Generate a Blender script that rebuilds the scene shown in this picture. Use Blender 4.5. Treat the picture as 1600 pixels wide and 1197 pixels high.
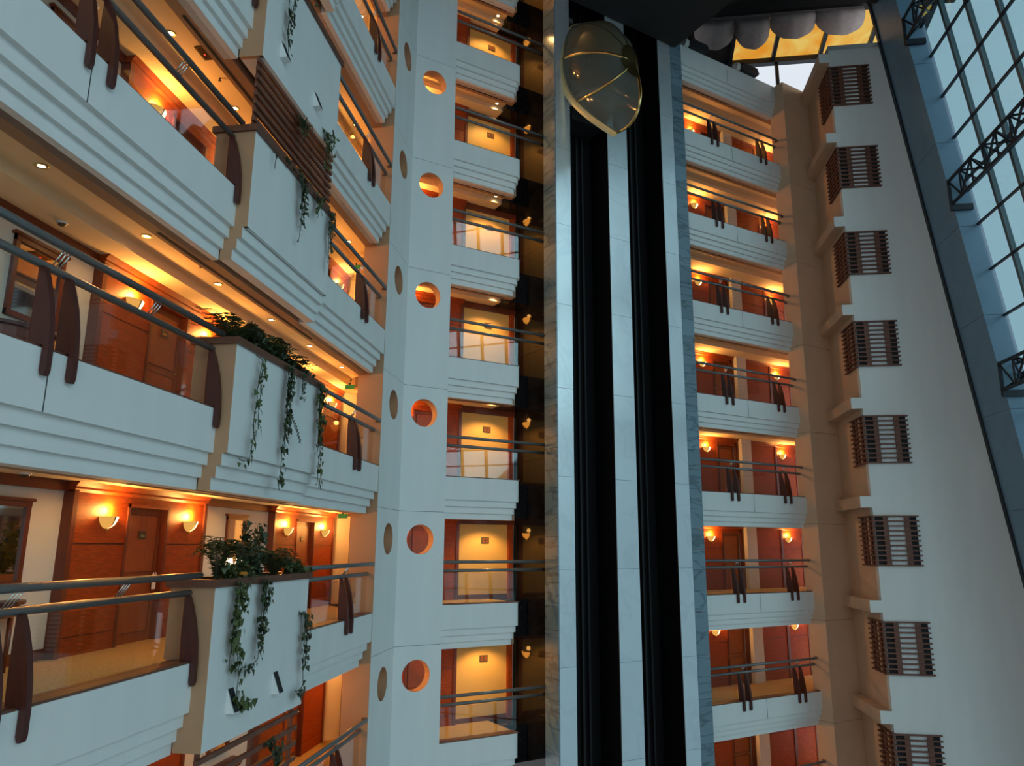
import bpy, math, random
from mathutils import Vector, Matrix
random.seed(7)
sc = bpy.context.scene
for o in list(bpy.data.objects):
    bpy.data.objects.remove(o)

# ------------------------------------------------------------------ camera, sky, sun, exposure
H = 3.3                       # storey height
EYE = 1.47
PITCH, ROLL, FPX = math.radians(12.431), math.radians(0.358), 1163.6
r0, u0 = Vector((1, 0, 0)), Vector((0, -math.sin(PITCH), math.cos(PITCH)))
Fw = Vector((0, math.cos(PITCH), math.sin(PITCH)))
Rt = r0 * math.cos(ROLL) + u0 * math.sin(ROLL)
Up = u0 * math.cos(ROLL) - r0 * math.sin(ROLL)
cam = bpy.data.objects.new('camera', bpy.data.cameras.new('camera'))
sc.collection.objects.link(cam)
cam.data.sensor_width = 36.0
cam.data.sensor_fit = 'HORIZONTAL'
cam.data.lens = FPX / 1600 * 36
cam.data.clip_end = 300
cam.matrix_world = Matrix(((Rt.x, Up.x, -Fw.x, 0), (Rt.y, Up.y, -Fw.y, 0), (Rt.z, Up.z, -Fw.z, EYE), (0, 0, 0, 1)))
sc.camera = cam

world = bpy.data.worlds.new('overcast_sky')
sc.world = world
world.use_nodes = True
wb = world.node_tree.nodes['Background']
wb.inputs['Color'].default_value = (0.90, 0.95, 1.0, 1)
wb.inputs['Strength'].default_value = 0.92

sun = bpy.data.objects.new('hazy_daylight', bpy.data.lights.new('hazy_daylight', 'SUN'))
sc.collection.objects.link(sun)
sun.data.energy = 1.15
sun.data.angle = math.radians(34)
sun.data.color = (1.0, 0.98, 0.95)
sun.rotation_euler = Vector((0.70, -0.62, 0.30)).to_track_quat('Z', 'Y').to_euler()

vs = sc.view_settings
vs.view_transform = 'Standard'
vs.look = 'None'
vs.exposure = 0.0
vs.gamma = 1.0
vs.use_curve_mapping = False

# ------------------------------------------------------------------ materials
MATS = {}
def nmat(name):
    m = bpy.data.materials.new(name); m.use_nodes = True
    nt = m.node_tree
    for n in list(nt.nodes): nt.nodes.remove(n)
    out = nt.nodes.new('ShaderNodeOutputMaterial')
    MATS[name] = m
    return m, nt, out

def pbr(name, col, rough=0.6, metal=0.0, var=0.0, scale=4.0, stretch=(1, 1, 1), bump=0.0, spec=0.5, emis=None, est=0.0, col2=None, detail=4.0):
    m, nt, out = nmat(name)
    p = nt.nodes.new('ShaderNodeBsdfPrincipled')
    p.inputs['Roughness'].default_value = rough
    p.inputs['Metallic'].default_value = metal
    p.inputs['Specular IOR Level'].default_value = spec
    nt.links.new(p.outputs[0], out.inputs[0])
    c2 = col2 or tuple(max(0, c * (1 - var)) for c in col)
    if var or col2:
        tc = nt.nodes.new('ShaderNodeTexCoord'); mp = nt.nodes.new('ShaderNodeMapping')
        mp.inputs['Scale'].default_value = stretch
        nz = nt.nodes.new('ShaderNodeTexNoise'); nz.inputs['Scale'].default_value = scale
        nz.inputs['Detail'].default_value = detail
        rp = nt.nodes.new('ShaderNodeValToRGB')
        rp.color_ramp.elements[0].position = 0.35; rp.color_ramp.elements[1].position = 0.68
        rp.color_ramp.elements[0].color = (*c2, 1); rp.color_ramp.elements[1].color = (*col, 1)
        nt.links.new(tc.outputs['Object'], mp.inputs[0]); nt.links.new(mp.outputs[0], nz.inputs['Vector'])
        nt.links.new(nz.outputs['Fac'], rp.inputs[0]); nt.links.new(rp.outputs[0], p.inputs['Base Color'])
        if bump:
            b = nt.nodes.new('ShaderNodeBump'); b.inputs['Strength'].default_value = bump
            b.inputs['Distance'].default_value = 0.02
            nt.links.new(nz.outputs['Fac'], b.inputs['Height']); nt.links.new(b.outputs[0], p.inputs['Normal'])
    else:
        p.inputs['Base Color'].default_value = (*col, 1)
    if emis:
        p.inputs['Emission Color'].default_value = (*emis, 1)
        p.inputs['Emission Strength'].default_value = est
    return m

def marble(name, base, vein, rough, vscale=1.6, spec=0.5, metal=0.0, rmin=0.72, stretch=(1, 1, 1), dist=1.2):
    m, nt, out = nmat(name)
    p = nt.nodes.new('ShaderNodeBsdfPrincipled'); p.inputs['Roughness'].default_value = rough
    p.inputs['Specular IOR Level'].default_value = spec; p.inputs['Metallic'].default_value = metal
    tc = nt.nodes.new('ShaderNodeTexCoord')
    gi = nt.nodes.new('ShaderNodeObjectInfo')
    add = nt.nodes.new('ShaderNodeVectorMath'); add.operation = 'MULTIPLY_ADD'
    nt.links.new(gi.outputs['Random'], add.inputs[0]); add.inputs[1].default_value = (17, 9, 23)
    nt.links.new(tc.outputs['Object'], add.inputs[2])
    nz = nt.nodes.new('ShaderNodeTexNoise'); nz.inputs['Scale'].default_value = vscale; nz.inputs['Detail'].default_value = 6
    nz.inputs['Distortion'].default_value = dist
    st_ = nt.nodes.new('ShaderNodeVectorMath'); st_.operation = 'MULTIPLY'; st_.inputs[1].default_value = stretch
    nt.links.new(add.outputs[0], st_.inputs[0]); nt.links.new(st_.outputs[0], nz.inputs['Vector'])
    rp = nt.nodes.new('ShaderNodeValToRGB'); e = rp.color_ramp.elements
    e[0].position = 0.0; e[0].color = (*base, 1)
    e[1].position = 1.0; e[1].color = (*[c * 0.8 for c in base], 1)
    for pos, c in ((0.47, base), (0.5, vein), (0.53, base)):
        x = e.new(pos); x.color = (*c, 1)
    mul = nt.nodes.new('ShaderNodeMixRGB'); mul.blend_type = 'MULTIPLY'; mul.inputs[0].default_value = 1
    mr = nt.nodes.new('ShaderNodeMapRange'); mr.inputs['To Min'].default_value = rmin
    nt.links.new(gi.outputs['Random'], mr.inputs['Value'])
    nt.links.new(nz.outputs['Fac'], rp.inputs[0]); nt.links.new(rp.outputs[0], mul.inputs[1]); nt.links.new(mr.outputs[0], mul.inputs[2])
    nt.links.new(mul.outputs[0], p.inputs['Base Color']); nt.links.new(p.outputs[0], out.inputs[0])
    return m

def glass(name, tint, ior=1.5, diffuse=None, dfac=0.0, rough=0.02, boost=1.0):
    m, nt, out = nmat(name)
    tr = nt.nodes.new('ShaderNodeBsdfTransparent'); tr.inputs[0].default_value = (*tint, 1)
    gl = nt.nodes.new('ShaderNodeBsdfGlossy'); gl.inputs['Roughness'].default_value = rough
    # Schlick reflectance, the same from both sides of a thin pane
    ge = nt.nodes.new('ShaderNodeNewGeometry'); dt = nt.nodes.new('ShaderNodeVectorMath'); dt.operation = 'DOT_PRODUCT'
    nt.links.new(ge.outputs['Normal'], dt.inputs[0]); nt.links.new(ge.outputs['Incoming'], dt.inputs[1])
    def mth(op, x, y=None):
        q = nt.nodes.new('ShaderNodeMath'); q.operation = op
        for i, w in ((0, x), (1, y)):
            if w is None: continue
            if isinstance(w, (int, float)): q.inputs[i].default_value = w
            else: nt.links.new(w, q.inputs[i])
        return q.outputs[0]
    f0 = ((ior - 1) / (ior + 1)) ** 2 * boost
    pw = mth('POWER', mth('SUBTRACT', 1.0, mth('ABSOLUTE', dt.outputs['Value'])), 5.0)
    rf = mth('ADD', mth('MULTIPLY', pw, 1.0 - f0), f0)
    mx = nt.nodes.new('ShaderNodeMixShader'); nt.links.new(rf, mx.inputs[0])
    base = tr
    if diffuse:
        d = nt.nodes.new('ShaderNodeBsdfDiffuse'); d.inputs[0].default_value = (*diffuse, 1)
        m2 = nt.nodes.new('ShaderNodeMixShader'); m2.inputs[0].default_value = dfac
        nt.links.new(tr.outputs[0], m2.inputs[1]); nt.links.new(d.outputs[0], m2.inputs[2]); base = m2
    nt.links.new(base.outputs[0], mx.inputs[1]); nt.links.new(gl.outputs[0], mx.inputs[2])
    nt.links.new(mx.outputs[0], out.inputs[0])
    return m

def emitter(name, col, strength):
    m, nt, out = nmat(name)
    e = nt.nodes.new('ShaderNodeEmission'); e.inputs[0].default_value = (*col, 1); e.inputs[1].default_value = strength
    nt.links.new(e.outputs[0], out.inputs[0])
    return m

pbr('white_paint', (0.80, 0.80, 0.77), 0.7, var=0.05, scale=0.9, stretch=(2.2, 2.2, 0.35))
pbr('wall_cream', (0.76, 0.67, 0.54), 0.7, var=0.05, scale=2)
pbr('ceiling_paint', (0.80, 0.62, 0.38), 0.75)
pbr('soffit_brown', (0.36, 0.205, 0.12), 0.7)
pbr('amber_lit_cream', (0.80, 0.47, 0.12), 0.6)  # cream board with the warm amber light put into its base colour
pbr('ochre_tone', (0.50, 0.28, 0.15), 0.75, var=0.08, scale=1.5)  # ochre on near planter ends, pillar return and hole reveals
pbr('tan_tone', (0.72, 0.50, 0.34), 0.75, var=0.06, scale=1.5)  # tan on pilaster, tower side wall and ledge bodies
pbr('wood_panel', (0.36, 0.062, 0.008), 0.5, spec=0.25, var=0.35, scale=3.0, stretch=(2.5, 2.5, 12), detail=6)
pbr('wood_door', (0.34, 0.085, 0.016), 0.4, var=0.3, scale=3.0, stretch=(14, 14, 1.2), detail=6)
pbr('wood_trim', (0.17, 0.036, 0.013), 0.35, var=0.25, scale=4, stretch=(8, 8, 1))
pbr('wood_blade', (0.085, 0.018, 0.012), 0.42, var=0.3, scale=4, stretch=(6, 6, 1))
pbr('wood_cap', (0.16, 0.065, 0.04), 0.45, var=0.3, scale=4, stretch=(1, 6, 6))
pbr('wood_lattice', (0.20, 0.075, 0.045), 0.55, var=0.3, scale=5)
pbr('carpet', (0.56, 0.41, 0.17), 0.95, col2=(0.42, 0.28, 0.10), scale=26, detail=2)
pbr('steel', (0.17, 0.175, 0.175), 0.36, metal=0.35, var=0.15, scale=40)
pbr('chrome', (0.75, 0.75, 0.73), 0.2, metal=1.0)
pbr('dark_metal', (0.03, 0.03, 0.033), 0.5, metal=0.3)
pbr('soil', (0.05, 0.03, 0.02), 0.95, var=0.4, scale=20)
marble('granite', (0.010, 0.009, 0.010), (0.022, 0.018, 0.016), 0.10, 2.5, spec=0.35)
marble('grey_marble', (0.19, 0.28, 0.33), (0.11, 0.16, 0.19), 0.2, 1.0, spec=0.6, stretch=(0.5, 0.5, 1.8), dist=0.3)
marble('white_stone', (0.74, 0.77, 0.79), (0.68, 0.71, 0.74), 0.24, 0.4, metal=0.6, rmin=0.94)
pbr('shaft_black', (0.006, 0.006, 0.007), 0.75, spec=0.2)
pbr('shaft_rail', (0.016, 0.015, 0.015), 0.6, metal=0.3)
pbr('pale_brass', (0.86, 0.78, 0.42), 0.38, metal=0.6)
pbr('cab_olive', (0.105, 0.098, 0.062), 0.3)
pbr('brass', (0.78, 0.60, 0.24), 0.24, metal=1.0, var=0.2, scale=8)
glass('cab_glass', (0.55, 0.62, 0.60), 1.5, diffuse=(0.17, 0.20, 0.18), dfac=0.55, rough=0.06)
glass('clear_glass', (0.94, 0.97, 0.97), 1.5, boost=1.5)
glass('facade_glass', (0.565, 0.72, 0.765), 1.45)
glass('pale_tint_glass', (0.88, 0.96, 1.0), 1.45)
glass('window_glass', (0.97, 0.98, 1.0), 1.3)
pbr('blue_cladding', (0.17, 0.29, 0.40), 0.3, var=0.08, scale=2)
pbr('black_steel', (0.012, 0.016, 0.024), 0.45, metal=0.2)
pbr('mullion_grey', (0.10, 0.15, 0.17), 0.45, var=0.2, scale=12)
pbr('pale_blind', (0.78, 0.80, 0.80), 0.6, var=0.15, scale=5)
pbr('dark_void', (0.02, 0.02, 0.022), 0.9)
pbr('fabric', (0.42, 0.36, 0.35), 0.9, var=0.15, scale=6)
pbr('leaf_dark', (0.062, 0.085, 0.030), 0.5, col2=(0.020, 0.032, 0.013), scale=9)
pbr('leaf_mid', (0.105, 0.135, 0.035), 0.5, col2=(0.035, 0.052, 0.015), scale=9)
pbr('flower_orange', (0.75, 0.25, 0.03), 0.6)
pbr('stem_brown', (0.05, 0.045, 0.025), 0.8)
pbr('mirror', (0.72, 0.73, 0.72), 0.04, metal=1.0)
pbr('paper_white', (0.8, 0.78, 0.72), 0.7)
pbr('plaque', (0.10, 0.065, 0.03), 0.4, metal=0.3)
pbr('roof_dark', (0.025, 0.022, 0.022), 0.85)
pbr('floor_stone', (0.12, 0.10, 0.08), 0.4)
pbr('rear_wall', (0.22, 0.17, 0.13), 0.8)
emitter('shade_glow', (1.0, 0.48, 0.10), 0.8)
emitter('shade_reflected', (1.0, 0.36, 0.05), 0.55)
emitter('shade_hot', (1.0, 0.72, 0.30), 5.0)
emitter('downlight_glow', (1.0, 0.80, 0.50), 9.0)
emitter('exit_glow', (0.30, 0.70, 0.10), 0.22)
emitter('red_led', (1.0, 0.05, 0.03), 2.5)
m, nt, out = nmat('amber_glass')
_t = nt.nodes.new('ShaderNodeBsdfTransparent'); _d = nt.nodes.new('ShaderNodeBsdfDiffuse'); _mx = nt.nodes.new('ShaderNodeMixShader')
_tc = nt.nodes.new('ShaderNodeTexCoord'); _n = nt.nodes.new('ShaderNodeTexNoise'); _n.inputs['Scale'].default_value = 0.9; _n.inputs['Detail'].default_value = 4; _n.inputs['Distortion'].default_value = 0.8
_r = nt.nodes.new('ShaderNodeValToRGB')
_r.color_ramp.elements[0].position = 0.3; _r.color_ramp.elements[0].color = (1.0, 0.58, 0.14, 1)
_r.color_ramp.elements[1].position = 0.7; _r.color_ramp.elements[1].color = (1.0, 0.84, 0.42, 1)
nt.links.new(_tc.outputs['Object'], _n.inputs['Vector']); nt.links.new(_n.outputs['Fac'], _r.inputs[0])
nt.links.new(_r.outputs[0], _t.inputs[0]); nt.links.new(_r.outputs[0], _d.inputs[0])
_mx.inputs[0].default_value = 0.1
nt.links.new(_t.outputs[0], _mx.inputs[1]); nt.links.new(_d.outputs[0], _mx.inputs[2]); nt.links.new(_mx.outputs[0], out.inputs[0])

# ------------------------------------------------------------------ mesh builder
class MB:
    def __init__(s): s.v = []; s.f = []
    def box(s, x0, x1, y0, y1, z0, z1):
        b = len(s.v)
        s.v += [(x0, y0, z0), (x1, y0, z0), (x1, y1, z0), (x0, y1, z0), (x0, y0, z1), (x1, y0, z1), (x1, y1, z1), (x0, y1, z1)]
        s.f += [tuple(b + i for i in q) for q in ((3, 2, 1, 0), (4, 5, 6, 7), (0, 1, 5, 4), (1, 2, 6, 5), (2, 3, 7, 6), (3, 0, 4, 7))]
        return s
    def prism(s, poly, axis, lo, hi):
        # poly: 2D points in the plane of the two other axes, in axis order; extruded along axis
        b = len(s.v); n = len(poly)
        def mk(p, t):
            return (t, p[0], p[1]) if axis == 0 else (p[0], t, p[1]) if axis == 1 else (p[0], p[1], t)
        s.v += [mk(p, lo) for p in poly] + [mk(p, hi) for p in poly]
        ar = sum(poly[i][0] * poly[(i + 1) % n][1] - poly[(i + 1) % n][0] * poly[i][1] for i in range(n))
        flip = (ar < 0) != (axis == 1)
        lo_f = [b + i for i in range(n)]; hi_f = [b + n + i for i in range(n)]
        if flip: hi_f.reverse()
        else: lo_f.reverse()
        s.f += [tuple(lo_f), tuple(hi_f)]
        for i in range(n):
            j = (i + 1) % n
            q = (b + i, b + j, b + n + j, b + n + i)
            s.f.append(q[::-1] if flip else q)
        return s
    def tube(s, pts, r, n=8, cap=True):
        pts = [Vector(p) for p in pts]; m = len(pts); b = len(s.v)
        for i, p in enumerate(pts):
            d = (pts[min(i + 1, m - 1)] - pts[max(i - 1, 0)]).normalized()
            a = Vector((0, 0, 1)) if abs(d.z) < 0.9 else Vector((1, 0, 0))
            x = d.cross(a).normalized(); y = d.cross(x)
            rr = r[i] if isinstance(r, (list, tuple)) else r
            for k in range(n):
                t = 2 * math.pi * k / n
                s.v.append(tuple(p + (x * math.cos(t) + y * math.sin(t)) * rr))
        for i in range(m - 1):
            for k in range(n):
                s.f.append((b + i * n + k, b + i * n + (k + 1) % n, b + (i + 1) * n + (k + 1) % n, b + (i + 1) * n + k))
        if cap:
            s.f.append(tuple(b + k for k in reversed(range(n)))); s.f.append(tuple(b + (m - 1) * n + k for k in range(n)))
        return s
    def lathe(s, prof, n=16, a0=0.0, a1=2 * math.pi, c=(0, 0, 0)):
        b = len(s.v); full = abs(a1 - a0 - 2 * math.pi) < 1e-6; k = n if full else n + 1
        for r, z in prof:
            for i in range(k):
                t = a0 + (a1 - a0) * i / n
                s.v.append((c[0] + r * math.cos(t), c[1] + r * math.sin(t), c[2] + z))
        for j in range(len(prof) - 1):
            for i in range(n):
                q = (i + 1) % k
                s.f.append((b + j * k + i, b + j * k + q, b + (j + 1) * k + q, b + (j + 1) * k + i))
        return s
    def grid(s, fn, nu, nv):
        b = len(s.v)
        for j in range(nv + 1):
            for i in range(nu + 1): s.v.append(tuple(fn(i / nu, j / nv)))
        for j in range(nv):
            for i in range(nu):
                a = b + j * (nu + 1) + i
                s.f.append((a, a + 1, a + nu + 2, a + nu + 1))
        return s
    def poly(s, pts):
        b = len(s.v); s.v += [tuple(p) for p in pts]; s.f.append(tuple(range(b, b + len(pts)))); return s
    def mesh(s, mat, smooth=False, name='mesh'):
        me = bpy.data.meshes.new(name); me.from_pydata(s.v, [], s.f); me.update()
        me.materials.append(MATS[mat])
        if smooth: me.shade_smooth() if hasattr(me, 'shade_smooth') else None
        return me

CACHE = {}
def boxm(dims, mat):
    k = (tuple(round(d, 4) for d in dims), mat)
    if k not in CACHE: CACHE[k] = MB().box(*dims).mesh(mat)
    return CACHE[k]
def cached(key, fn):
    if key not in CACHE: CACHE[key] = fn()
    return CACHE[key]

col = sc.collection
class Frame:
    def __init__(s, o, ang): s.o = Vector((o[0], o[1], 0)); s.a = ang; s.X = Vector((math.cos(ang), math.sin(ang), 0)); s.Y = Vector((-math.sin(ang), math.cos(ang), 0))
    def at(s, x, y, z): return s.o + s.X * x + s.Y * y + Vector((0, 0, z))
GA = math.radians(7.5)
LEFT = Frame((-5.39, 0), math.radians(82.5))       # x along the left gallery, y into the corridor
BACK = Frame((0, 20.93), math.radians(30.6))       # x along the back galleries, y into the corridor
TOWER = Frame((11.83, 24.68), math.radians(-7.5))  # x towards the glass facade, y away from the viewer

def tag(o, label=None, cat=None, group=None, kind=None):
    if label: o['label'] = label
    if cat: o['category'] = cat
    if group: o['group'] = group
    if kind: o['kind'] = kind
    return o
def thing(name, label, cat, fr, loc, group=None, kind=None, rot=0.0):
    o = bpy.data.objects.new(name, None); col.objects.link(o)
    o.empty_display_size = 0.1
    o.location = fr.at(*loc); o.rotation_euler = (0, 0, fr.a + rot)
    return tag(o, label, cat, group, kind)
def part(parent, name, me, loc=(0, 0, 0), rot=None, label=None, kind=None):
    o = bpy.data.objects.new(name, me); col.objects.link(o); o.parent = parent
    o.location = loc
    if rot: o.rotation_euler = rot
    return tag(o, label, None, None, kind)
def solid(name, label, cat, fr, loc, me, group=None, kind=None, rot=0.0):
    o = bpy.data.objects.new(name, me); col.objects.link(o)
    o.location = fr.at(*loc); o.rotation_euler = (0, 0, fr.a + rot)
    return tag(o, label, cat, group, kind)
def point_light(name, fr, loc, power, color, radius=0.06, spot=None, parent=None):
    l = bpy.data.lights.new(name, 'SPOT' if spot else 'POINT'); l.energy = power; l.color = color; l.shadow_soft_size = radius
    if spot: l.spot_size = math.radians(spot); l.spot_blend = 0.6
    o = bpy.data.objects.new(name, l); col.objects.link(o)
    if parent: o.parent = parent; o.location = loc
    else: o.location = fr.at(*loc)
    return o

LV = {-2: 'two floors down', -1: 'one floor down', 0: 'at eye level', 1: 'one floor up', 2: 'two floors up',
      3: 'three floors up', 4: 'four floors up', 5: 'five floors up', 6: 'six floors up'}
KL = range(-1, 6)
KB = range(-1, 7)
KR = range(-2, 7)

# ------------------------------------------------------------------ corridor shells
def ceiling_mesh(x0, x1, dback, steps=True):
    t = min(1.45, dback - 0.55)
    prof = [(0.6, 2.47), (t, 2.47), (t, 2.32), (dback, 2.32), (dback, 2.75), (0.6, 2.75)]
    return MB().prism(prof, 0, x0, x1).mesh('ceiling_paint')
def shell(fr, tagname, side, ks, x0, x1, dback, zlo, zhi):
    for k in ks:
        solid('ceiling', 'stepped ceiling of the %s, %s' % (side, LV[k]), 'ceiling', fr, (0, 0, k * H), cached(('ceil', tagname), lambda: ceiling_mesh(x0, x1, dback)), kind='structure')
        solid('ceiling_soffit', 'brown soffit strip along the edge of the %s, %s' % (side, LV[k]), 'soffit', fr, (0, 0, k * H), boxm((x0, x1, 0.30, 0.6, 2.2, 2.75), 'soffit_brown'), kind='structure')
        solid('floor', 'patterned yellow carpet floor of the %s, %s' % (side, LV[k]), 'floor', fr, (0, 0, k * H), boxm((x0, x1, 0.3, dback, -0.5, 0.0), 'carpet'), kind='structure')
    solid('wall_' + tagname, 'cream corridor wall behind the %s' % side, 'wall', fr, (0, 0, 0), boxm((x0, x1, dback, dback + 0.2, zlo, zhi), 'wall_cream'), kind='structure')
DL, DB, DR = 2.05, 1.75, 2.4
shell(LEFT, 'left', 'left gallery', KL, 2.5, 20.0, DL, -4.5, 20.0)
shell(BACK, 'back', 'back gallery left of the lift shaft', KB, -4.55, 0.28, DB, -4.5, 23.0)
shell(BACK, 'far', 'back gallery right of the lift shaft', range(-2, 6), 6.64, 16.4, DR, -8.0, 20.0)

for k in KB:
    solid('landing_slab', 'black granite landing edge in the gap beside the lift shaft, %s' % LV[k], 'slab', BACK, (0.28, 0, k * H), boxm((0.0, 0.83, 0.95, DB, -1.0, 0.0), 'granite'), kind='structure')
solid('wall_back_end', 'cream corridor wall end beside the lift shaft', 'wall', BACK, (0, 0, 0), boxm((0.28, 1.12, DB, DB + 0.2, -4.5, 23.0), 'wall_cream'), kind='structure')

# ------------------------------------------------------------------ parapets (stepped fascias)
TIERS = [(-0.60, 0.0, 0.0), (-0.77, -0.60, 0.07), (-0.94, -0.77, 0.14), (-1.10, -0.94, 0.20)]
def round_end(x0, x1, y0, y1, r, n=5):
    return [(x0, y0)] + [(x1 - r + r * math.sin(i / n * math.pi / 2), y0 + r - r * math.cos(i / n * math.pi / 2)) for i in range(n + 1)] + [(x1, y1), (x0, y1)]
def parapet(fr, key, x0, x1, k, label, endstep=0.06, rounded=0.0, cap=True, joint=None):
    t = thing('gallery_parapet', label, 'parapet', fr, (0, 0, k * H), kind='structure')
    for i, (a, b, off) in enumerate(TIERS):
        e1 = x1 - i * endstep
        def mk(a=a, b=b, off=off, e1=e1):
            if rounded: return MB().prism(round_end(x0, e1, off, 0.34 + off * 0.5, rounded), 2, a, b).mesh('white_paint')
            return MB().box(x0, e1, off, 0.34 + off * 0.4, a, b).mesh('white_paint')
        me = cached(('tier', key, i), mk)
        part(t, 'upper_band' if i == 0 else 'step_band', me)
    if cap:
        part(t, 'sill_cap', boxm((x0, x1 - 0.02, 0.015, 0.33, 0.0, 0.025), 'wood_cap'))
    if joint:
        for j in joint:
            part(t, 'joint_strip', boxm((j - 0.006, j + 0.006, -0.003, 0.01, -0.60, 0.0), 'dark_metal'))
    return t
for k in KL:
    parapet(LEFT, 'L1', 2.5, 10.2, k, 'white stepped parapet nearest the viewer, left gallery %s' % LV[k], endstep=0.0, joint=(7.05,))
    parapet(LEFT, 'L2', 13.3, 17.56, k, 'white stepped parapet between planter and round-holed pillar, left gallery %s' % LV[k])
for k in KB:
    parapet(BACK, 'B', -2.03, 0.30, k, 'white stepped parapet just left of the lift shaft, %s' % LV[k], endstep=0.03, rounded=0.16)
for k in KR:
    pr_ = parapet(BACK, 'R', 6.45, 12.42, k, 'white stepped parapet right of the lift shaft, %s' % LV[k], endstep=0.0, cap=(k < 6), joint=(9.7,))
    if k == 6: part(pr_, 'coping', boxm((6.45, 12.42, 0.0, 0.34, 0.0, 0.2), 'white_paint'))

# ------------------------------------------------------------------ wood panelling and doors
def bay(fr, dw, x0, x1, k, label, door=None, thick=0.14, z_top=2.32):
    t = thing('wood_panelling', label, 'panelling', fr, (0, 0, k * H), kind='structure')
    y0, y1 = dw - thick, dw
    segs = [(x0 + 0.09, door[0]), (door[1], x1 - 0.09)] if door else [(x0 + 0.09, x1 - 0.09)]
    for a, b in segs:
        if b - a < 0.12: continue
        for (z0, z1) in ((0.0, 0.24), (0.255, 1.47), (1.49, 2.18)):
            part(t, 'wood_panel', boxm((a + 0.004, b - 0.004, y0 + 0.01, y1, z0, z1), 'wood_panel'))
        part(t, 'groove_backing', boxm((a, b, y0 + 0.03, y1, 0.0, 2.2), 'wood_trim'))
    if door:
        part(t, 'door_head', boxm((door[0], door[1], y0 + 0.01, y1, 2.03, 2.18), 'wood_panel'))
        for a in (door[0] - 0.05, door[1]):
            part(t, 'door_casing', boxm((a, a + 0.05, y0 - 0.012, y0 + 0.03, 0, 2.08), 'wood_trim'))
        part(t, 'door_casing', boxm((door[0] - 0.05, door[1] + 0.05, y0 - 0.012, y0 + 0.03, 2.03, 2.08), 'wood_panel'))
    for a in (x0, x1 - 0.09):
        part(t, 'pilaster', boxm((a, a + 0.09, y0 - 0.02, y1, 0, 2.2), 'wood_trim'))
    part(t, 'cornice', cached(('corn', round(x0, 2), round(x1, 2), dw), lambda: MB().prism([(y0, 2.18), (y0 - 0.03, 2.22), (y0 - 0.03, 2.25), (y0 - 0.09, 2.32), (y1, 2.32), (y1, 2.18)], 0, x0, x1).mesh('wood_panel')))
    return t
NDOOR = [0]
def door(fr, dw, x0, x1, k, label, plate=True):
    NDOOR[0] += 1
    t = thing('door_%d' % NDOOR[0], label, 'door', fr, ((x0 + x1) / 2, dw - 0.005, k * H), kind='structure')
    w = (x1 - x0) / 2
    part(t, 'door_leaf', boxm((-w, w, -0.03, 0.0, 0.0, 2.03), 'wood_door'))
    for z0, z1 in ((0.16, 0.92), (1.06, 1.92)):
        part(t, 'raised_panel', cached(('rp', round(w, 3), z0), lambda: MB().prism([(-w + 0.12, z0), (w - 0.12, z0), (w - 0.12, z1), (-w + 0.12, z1)], 1, -0.045, -0.03).mesh('wood_door')))
        for s in (-1, 1):
            part(t, 'moulding', boxm((s * (w - 0.105) - 0.012, s * (w - 0.105) + 0.012, -0.052, -0.03, z0 - 0.015, z1 + 0.015), 'wood_trim'))
        for zz in (z0 - 0.015, z1 + 0.003):
            part(t, 'moulding', boxm((-w + 0.1, w - 0.1, -0.052, -0.03, zz, zz + 0.012), 'wood_trim'))
    h = part(t, 'door_handle', cached('dhandle', lambda: MB().tube([(0, -0.03, 0), (0, -0.09, 0), (-0.11, -0.095, 0)], 0.011, 8).mesh('chrome', True)), (w - 0.07, 0, 1.0))
    if plate:
        p = part(t, 'number_plate', boxm((-0.09, 0.09, -0.062, -0.045, -0.06, 0.06), 'plaque'), (0, 0, 1.62))
        part(p, 'plate_mark', boxm((-0.05, 0.05, -0.066, -0.062, -0.035, 0.005), 'brass'))
    return t
for k in KL:
    bay(LEFT, DL, 10.08, 13.55, k, 'orange wood panelling around the nearer guest door, left gallery %s' % LV[k], (11.35, 12.33))
    door(LEFT, DL, 11.35, 12.33, k, 'wooden guest room door nearer the viewer, left gallery %s' % LV[k])
    bay(LEFT, DL, 16.34, 19.98, k, 'orange wood panelling around the farther guest door, left gallery %s' % LV[k], (17.62, 18.62))
    door(LEFT, DL, 17.62, 18.62, k, 'wooden guest room door beyond the planter, left gallery %s' % LV[k])
    solid('trim_%d' % (k + 2), 'dark red wood cornice along the cream wall, left gallery %s' % LV[k], 'trim', LEFT, (0, DL, k * H),
          cached('ltrim', lambda: MB().box(2.5, 10.08, -0.06, 0.0, 2.18, 2.32).box(13.55, 16.34, -0.06, 0.0, 2.18, 2.32).mesh('wood_trim')), kind='structure')
    solid('baseboard_left', 'dark wood baseboard of the left gallery %s' % LV[k], 'baseboard', LEFT, (0, DL, k * H),
          cached('lbase', lambda: MB().box(2.5, 10.08, -0.02, 0.0, 0, 0.14).box(13.55, 16.34, -0.02, 0.0, 0, 0.14).mesh('wood_trim')), kind='structure')
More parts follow.
